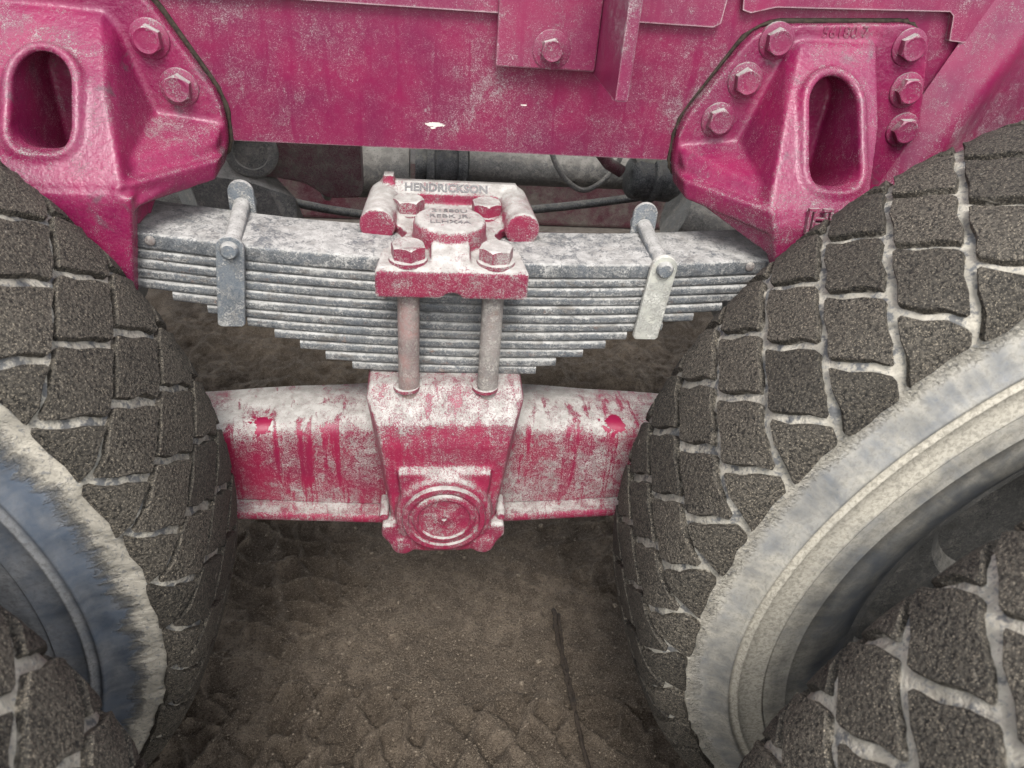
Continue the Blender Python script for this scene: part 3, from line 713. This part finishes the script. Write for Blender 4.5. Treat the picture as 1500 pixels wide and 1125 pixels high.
bm = bmesh.new(); add_hull(bm, [(.30, .25, .83), (.345, .25, .83), (.345, .25, .815), (.31, .25, .812), (.30, .29, .83), (.345, .29, .83), (.345, .29, .815), (.31, .29, .812)]); part('bracket', bm, M['clip_pale'], bc)
for nm, pts_, r_h, mt, lb in (('air_hose', [(-.42, .33, .77), (-.30, .36, .70), (-.12, .40, .655), (.06, .40, .665), (.24, .37, .70), (.40, .33, .745)], .0075, 'drab_dark', 'black air hose sagging behind the spring'),
                          ('brake_line', [(.16, .30, .86), (.18, .29, .80), (.215, .29, .762), (.25, .30, .758), (.29, .31, .80), (.30, .32, .88)], .0045, 'drab', 'thin grey brake line looping down under the rail')):
    out = []
    for i in range(len(pts_)-1):
        p0, p1, p2, p3 = (Vector(pts_[max(0, min(len(pts_)-1, i+d_))]) for d_ in (-1, 0, 1, 2))
        for t in np.linspace(0, 1, 8, endpoint=False): out.append(.5*((2*p1)+(p2-p0)*t+(2*p0-5*p1+4*p2-p3)*t*t+(3*p1-p0-3*p2+p3)*t**3))
    bm = bmesh.new(); add_tube(bm, out, r_h, 10); tag(link(nm, mesh_bm(bm, nm, True), M[mt]), lb, nm.replace('_', ' '))
# far walking beam and axle housings
fb = empty('far_walking_beam', (0, .90, .43)); tag(fb, 'dark red walking beam of the far side seen under the truck', 'beam')
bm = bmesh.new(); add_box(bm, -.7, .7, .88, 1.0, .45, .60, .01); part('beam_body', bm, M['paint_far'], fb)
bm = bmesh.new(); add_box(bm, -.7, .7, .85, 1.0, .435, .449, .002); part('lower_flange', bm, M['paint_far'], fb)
for s, lb in ((-1, 'dusty axle housing hidden behind the left tyres'), (1, 'dusty brown axle housing crossing behind the right tyres')):
    ax = empty('axle_housing', (s*.775, .43, .42)); tag(ax, lb, 'axle', 'drive axle housings')
    bm = bmesh.new(); add_lathe(bm, (s*.775, -.12, .535), (0, 1, 0), [(0, .075), (.30, .075), (.42, .16), (.50, .21), (.62, .21), (.70, .16), (.82, .075), (1.1, .075)], 36); part('housing', bm, M['drab'], ax, True, 40)
    bm = bmesh.new(); add_lathe(bm, (s*.64, .43, .62), (-s, 0, .30), [(0, .12), (.06, .115), (.10, .08), (.20, .06)], 30); part('pinion_nose', bm, M['drab'], ax, True, 40)

# ------------------------------------------------------------------ tyres
PR = [(0, 0), (.025, .0004), (.05, .0016), (.075, .004), (.095, .0085), (.108, .0145), (.117, .0235), (.1225, .0345), (.1265, .047), (.130, .060)]
pl = [0]
for (a, b), (c_, d) in zip(PR, PR[1:]): pl.append(pl[-1]+math.hypot(c_-a, d-b))
pl = np.array(pl); PRA = np.array(PR)
def prof(s, inset=0.0):
    a = min(abs(s), pl[-1]); dy = np.interp(a, pl, PRA[:, 0]); dr = np.interp(a, pl, PRA[:, 1])
    e = 1e-3; t = np.array([np.interp(min(a+e, pl[-1]), pl, PRA[:, 0])-np.interp(max(a-e, 0), pl, PRA[:, 0]), np.interp(min(a+e, pl[-1]), pl, PRA[:, 1])-np.interp(max(a-e, 0), pl, PRA[:, 1])]); t /= np.hypot(*t)+1e-9
    ny_, nr = t[1], t[0]                       # outward normal in (dy, radius)
    return math.copysign(1, s)*(dy-ny_*inset), -dr-nr*inset
ROWS = [-.140, -.070, .0, .070, .140]; HSP = .035; SIG, KAP = .53, 1.30
def block_mesh(row, R, NP, gt, gs, var, hand, clip=.150, depth=.0145):
    """one lug: slanted columns (groove gt) cut by oblique cross grooves (gs) that step from column to column"""
    hc = PI/NP*R; s0 = ROWS[row]; sg = 1 if s0 > 0 else -1; r_ = random.Random(row*17+var*5+1)
    la = math.hypot(1, SIG); lb = math.hypot(KAP, 1); q = HSP*(1+KAP*SIG)
    h = hand
    pl_ = [((h/la, SIG/la), hc/la-gt/2), ((-h/la, -SIG/la), hc/la-gt/2), ((-h*KAP/lb, 1/lb), q/lb-gs/2), ((h*KAP/lb, -1/lb), q/lb-gs/2)]
    if row in (0, 4): pl_.append(((0, sg), clip-abs(s0) + r_.uniform(-.004, .003)))
    if row == 2: pl_ = [(n_, d+r_.uniform(-.001, .001)) for n_, d in pl_]
    poly = [(-1, -1), (1, -1), (1, 1), (-1, 1)]
    for (nx_, ny_), d in pl_:
        out = []
        for i in range(len(poly)):
            a, b = poly[i-1], poly[i]; da = nx_*a[0]+ny_*a[1]-d; db = nx_*b[0]+ny_*b[1]-d
            if da*db < 0: t = da/(da-db); out.append((a[0]+(b[0]-a[0])*t, a[1]+(b[1]-a[1])*t))
            if db <= 0: out.append(b)
        poly = out
    rc = []                                          # blunt the corners
    for i in range(len(poly)):
        a, b, c = poly[i-1], poly[i], poly[(i+1) % len(poly)]
        for o in (a, c):
            e = math.hypot(o[0]-b[0], o[1]-b[1]); t = min(.0028, e*.3)/max(e, 1e-6); rc.append((b[0]+(o[0]-b[0])*t, b[1]+(o[1]-b[1])*t))
    poly = rc
    pts = []
    for i in range(len(poly)):                       # subdivide long edges with a slight S-curve
        a, b = poly[i], poly[(i+1) % len(poly)]; e = math.hypot(b[0]-a[0], b[1]-a[1]); pts.append(a)
        if e > .022:
            nx_, ny_ = (b[1]-a[1])/e, -(b[0]-a[0])/e
            for t, w_ in ((.33, .0022), (.67, -.0012)):
                o = w_*((-1)**i)+r_.uniform(-.0008, .0008); pts.append((a[0]+(b[0]-a[0])*t+nx_*o, a[1]+(b[1]-a[1])*t+ny_*o))
    pts = [(p[0]+r_.uniform(-.0009, .0009), p[1]+r_.uniform(-.0009, .0009)) for p in pts]
    cx = sum(p[0] for p in pts)/len(pts); cy = sum(p[1] for p in pts)/len(pts)
    def P3(c, s_, inset):
        dy, dr = prof(s0+s_, inset); rr = R+dr; th = c/R
        return (rr*math.cos(th), dy, rr*math.sin(th))
    vs, fs, du = [], [], []; n = len(pts); prev = None
    vs.append(P3(cx, cy, .0)); du.append(0.0)
    for shr, inset, dd in ((.55, .0, 0.0), (.045, .0001, .10), (.0, .0017, .45), (-.03, depth, 1.0)):
        cur = []
        for c, q in pts:
            e = math.hypot(c-cx, q-cy); off = shr*e if shr > .1 else shr*.026
            k_ = max(0, (e-off))/e; cur.append(len(vs)); vs.append(P3(cx+(c-cx)*k_, cy+(q-cy)*k_, inset+(r_.uniform(0, .0004) if inset < .001 else 0))); du.append(dd)
        for i in range(n):
            j = (i+1) % n
            if prev is None: fs.append((0, cur[i], cur[j]))
            else: fs.append((prev[i], prev[j], cur[j], cur[i]))
        prev = cur
    return vs, fs, du
def to_mesh(vs, fs, du, name):
    me = bpy.data.meshes.new(name); me.from_pydata([tuple(v) for v in vs], [], fs)
    at = me.attributes.new('dust', 'FLOAT', 'POINT'); at.data.foreach_set('value', np.array(du, np.float32))
    bm = bmesh.new(); bm.from_mesh(me); bmesh.ops.recalc_face_normals(bm, faces=bm.faces); bm.to_mesh(me); bm.free()
    for p in me.polygons: p.use_smooth = True
    try: me.set_sharp_from_angle(angle=math.radians(30))
    except Exception: pass
    return me
def tyre(label, X, Yc, Zc, R, phase, gt, gs, hand, blk_mat, body_mat, floor, hatch=None, clip=.150):
    NP = 48; root = empty('tyre', (X, Yc, Zc-R)); tag(root, label, 'tyre', 'dual tyres on the two axles')
    cz = R                                       # centre above the root
    def put(name, me, mat, ang=0.0, parent=root):
        o = bpy.data.objects.new(name, me); C.objects.link(o)
        if not me.materials: me.materials.append(mat)
        o.parent = parent; o.location = (0, 0, cz); o.rotation_euler = (0, -ang, 0); return o
    # body of revolution: groove floor, shoulder, sidewall with moulded rings, bead
    P = []
    for s in np.linspace(-.165, .165, 41): dy, dr = prof(s, floor); P.append((dy, R+dr))
    wall = [(.1245, -.066), (.128, -.074), (.1315, -.082), (.1345, -.0880), (.1390, -.0900), (.1396, -.0930), (.1358, -.0952), (.1362, -.1000), (.1396, -.1018), (.1396, -.1045), (.1368, -.1065), (.1388, -.118), (.1408, -.1295), (.1416, -.1305), (.1416, -.1315), (.1392, -.1325), (.1402, -.134), (.1408, -.146), (.1404, -.157), (.1415, -.1582), (.1413, -.1592), (.1396, -.1602), (.1392, -.175), (.1365, -.192), (.131, -.208), (.123, -.222), (.114, -.236)]
    P = [(-a, R+b) for a, b in wall[::-1]] + P + [(a, R+b) for a, b in wall]
    nseg = 220; A = np.linspace(0, 2*PI, nseg, endpoint=False); P = np.array(P); k_ = len(P)
    rj = rng.normal(0, 1, (nseg, k_))*.0009; core = (np.abs(P[:, 0]) < .127) & (P[:, 1] > R-.05)
    rr = P[None, :, 1] + rj*core[None, :]
    V = np.stack([rr*np.cos(A)[:, None], np.broadcast_to(P[None, :, 0], rr.shape), rr*np.sin(A)[:, None]], -1).reshape(-1, 3)
    fs = [(i*k_+q, i*k_+q+1, ((i+1) % nseg)*k_+q+1, ((i+1) % nseg)*k_+q) for i in range(nseg) for q in range(k_-1)]
    me = bpy.data.meshes.new('carcass'); me.from_pydata(V.tolist(), [], fs)
    bm = bmesh.new(); bm.from_mesh(me); bmesh.ops.recalc_face_normals(bm, faces=bm.faces); bm.to_mesh(me); bm.free()
    for p in me.polygons: p.use_smooth = True
    body = put('carcass', me, body_mat)
    # wheel rim
    bm = bmesh.new(); add_lathe(bm, (0, 0, 0), (0, 1, 0), [(-.112, .309), (-.118, .318), (-.112, .300), (-.05, .285), (.02, .270), (.03, .12), (.05, .10), (.05, 0)], 64, caps=False)
    put('rim', mesh_bm(bm, 'rim', True, 40), M['drab'])
    # tread lugs
    meshes = {}; rest_v, rest_f, rest_d = [], [], []; cw = Vector((X, Yc, Zc))
    for row in range(5):
        for i in range(NP):
            ang = 2*PI*i/NP - hand*SIG*ROWS[row]/R + phase; var = (i*7+row*3) % 5; par = 0
            if (row, var, par) not in meshes: dat = block_mesh(row, R, NP, gt, gs, var, hand, clip); meshes[row, var, par] = (dat, to_mesh(*dat, 'tread_block'))
            dat, me = meshes[row, var, par]; s_ = ROWS[row]*.93; dy, dr = prof(s_)
            nrm = Vector((math.cos(ang), 0, math.sin(ang)))
            pw = cw + nrm*(R+dr) + Vector((0, dy, 0))
            if row in (0, 4): nrm = (nrm + Vector((0, .8*math.copysign(1, s_), 0))).normalized()
            vis = in_view(pw, .05) and nrm.dot((CAMP-pw).normalized()) > -.08 and pw.z > .03
            if vis: put('tread_block', me, blk_mat, ang)
            else:
                v = np.array(dat[0]); c_, q = math.cos(ang), math.sin(ang)
                v = np.c_[v[:, 0]*c_-v[:, 2]*q, v[:, 1], v[:, 0]*q+v[:, 2]*c_]; b0 = len(rest_v)
                rest_v += v.tolist(); rest_f += [tuple(b0+x for x in f) for f in dat[1]]; rest_d += dat[2]
    tag(put('tread_lugs', to_mesh(rest_v, rest_f, rest_d, 'tread_lugs'), blk_mat), kind='stuff')
    if hatch:
        bm = bmesh.new()
        for r0, a0, a1, n_, h_ in hatch:
            for a in np.linspace(a0, a1, n_):
                if random.random() < .3: continue
                yy = -.1392 if r0 > .385 else -.1382
                hh = h_*random.uniform(.6, 1); sk = random.choice((-.006, .0, .006, .008))
                for (ra, rb, aa, ab_) in ((r0, r0+hh, a, a+sk),):
                    p0 = Vector((ra*math.cos(aa), yy, ra*math.sin(aa))); p1 = Vector((rb*math.cos(ab_), yy-.0004, rb*math.sin(ab_)))
                    add_tube(bm, [p0, p1], .0005, 4)
        o = put('moulded_marks', mesh_bm(bm), body_mat)
    return root
R0 = .545
body_r = carcass('tyre_body_right', R0, .487, .004, (.105, .118, .136), (.47, .43, .35), [(.33, .30), (.365, .45), (.395, .58), (.4145, .68), (.4160, .85), (.438, 1.0), (.446, .95), (.452, .55), (.475, .50), (.49, .68)], .25, .009)
body_l = carcass('tyre_body_left', R0, .482, .013, (.080, .100, .130), (.33, .325, .315), [(.33, .35), (.37, .5), (.405, .68), (.415, .5), (.437, .40), (.442, .75), (.450, .32), (.47, .22), (.50, .22)], .30, .009)
body_o = carcass('tyre_body_outer', R0, .465, .010, (.050, .060, .072), (.38, .355, .30), [(.33, .2), (.40, .45), (.45, .6), (.49, .7)], .10)
blk_r = rubber_block('tread_rubber_right', mudamt=.85); blk_l = rubber_block('tread_rubber_left', mudcol=(.40, .35, .285), mudamt=.6); blk_o = rubber_block('tread_rubber_outer', mudamt=.8)
tyre('inner right tyre, dark lugs outlined in pale mud, wide pale dusty sidewall', .760, -.295, .520, R0, .010, .0088, .0092, 1, blk_r, body_r, .0082,
     hatch=[(.392, 2.45, 2.75, 26, .005), (.383, 2.40, 2.85, 34, .003)])
tyre('inner left tyre, closely packed brown lugs, blue-grey sidewall with ragged mud edge', -.800, -.275, .545, R0, .02, .0050, .0082, -1, blk_l, body_l, .0075, clip=.139)
tyre('outer right tyre, big mud-edged lugs in the bottom right corner', .772, -.690, .500, R0, .035, .0100, .0100, 1, blk_o, body_o, .0082)
tyre('outer left tyre, a few mud-edged lugs in the bottom left corner', -.772, -.675, .538, R0, .0, .0100, .0100, -1, blk_o, body_o, .0082)

# ------------------------------------------------------------------ twig on the ground
tw = empty('twig', (.23, -.13, gz(.23, -.13))); tag(tw, 'thin dark forked twig lying on the dirt between the tyres', 'twig')
def twig_part(name, pts, r0, r1):
    out = []; rs = []
    for i in range(len(pts)-1):
        for t in np.linspace(0, 1, 8, endpoint=False):
            x = pts[i][0]*(1-t)+pts[i+1][0]*t; y = pts[i][1]*(1-t)+pts[i+1][1]*t
            out.append((x+random.gauss(0, .0011), y, gz(x, y)+.0028+random.gauss(0, .0009)))
    rs = [(r0+(r1-r0)*i/len(out))*random.uniform(.85, 1.15) for i in range(len(out))]
    bm = bmesh.new(); add_tube(bm, out, rs, 8); part(name, bm, M['twig'], tw, True)
twig_part('stem', [(.2235, .030), (.2245, -.03), (.2275, -.11), (.2300, -.17), (.2365, -.24), (.245, -.34)], .0048, .0034)
twig_part('branch', [(.2330, .020), (.2285, -.04), (.2310, -.10), (.2335, -.15), (.2315, -.20)], .0034, .0022)
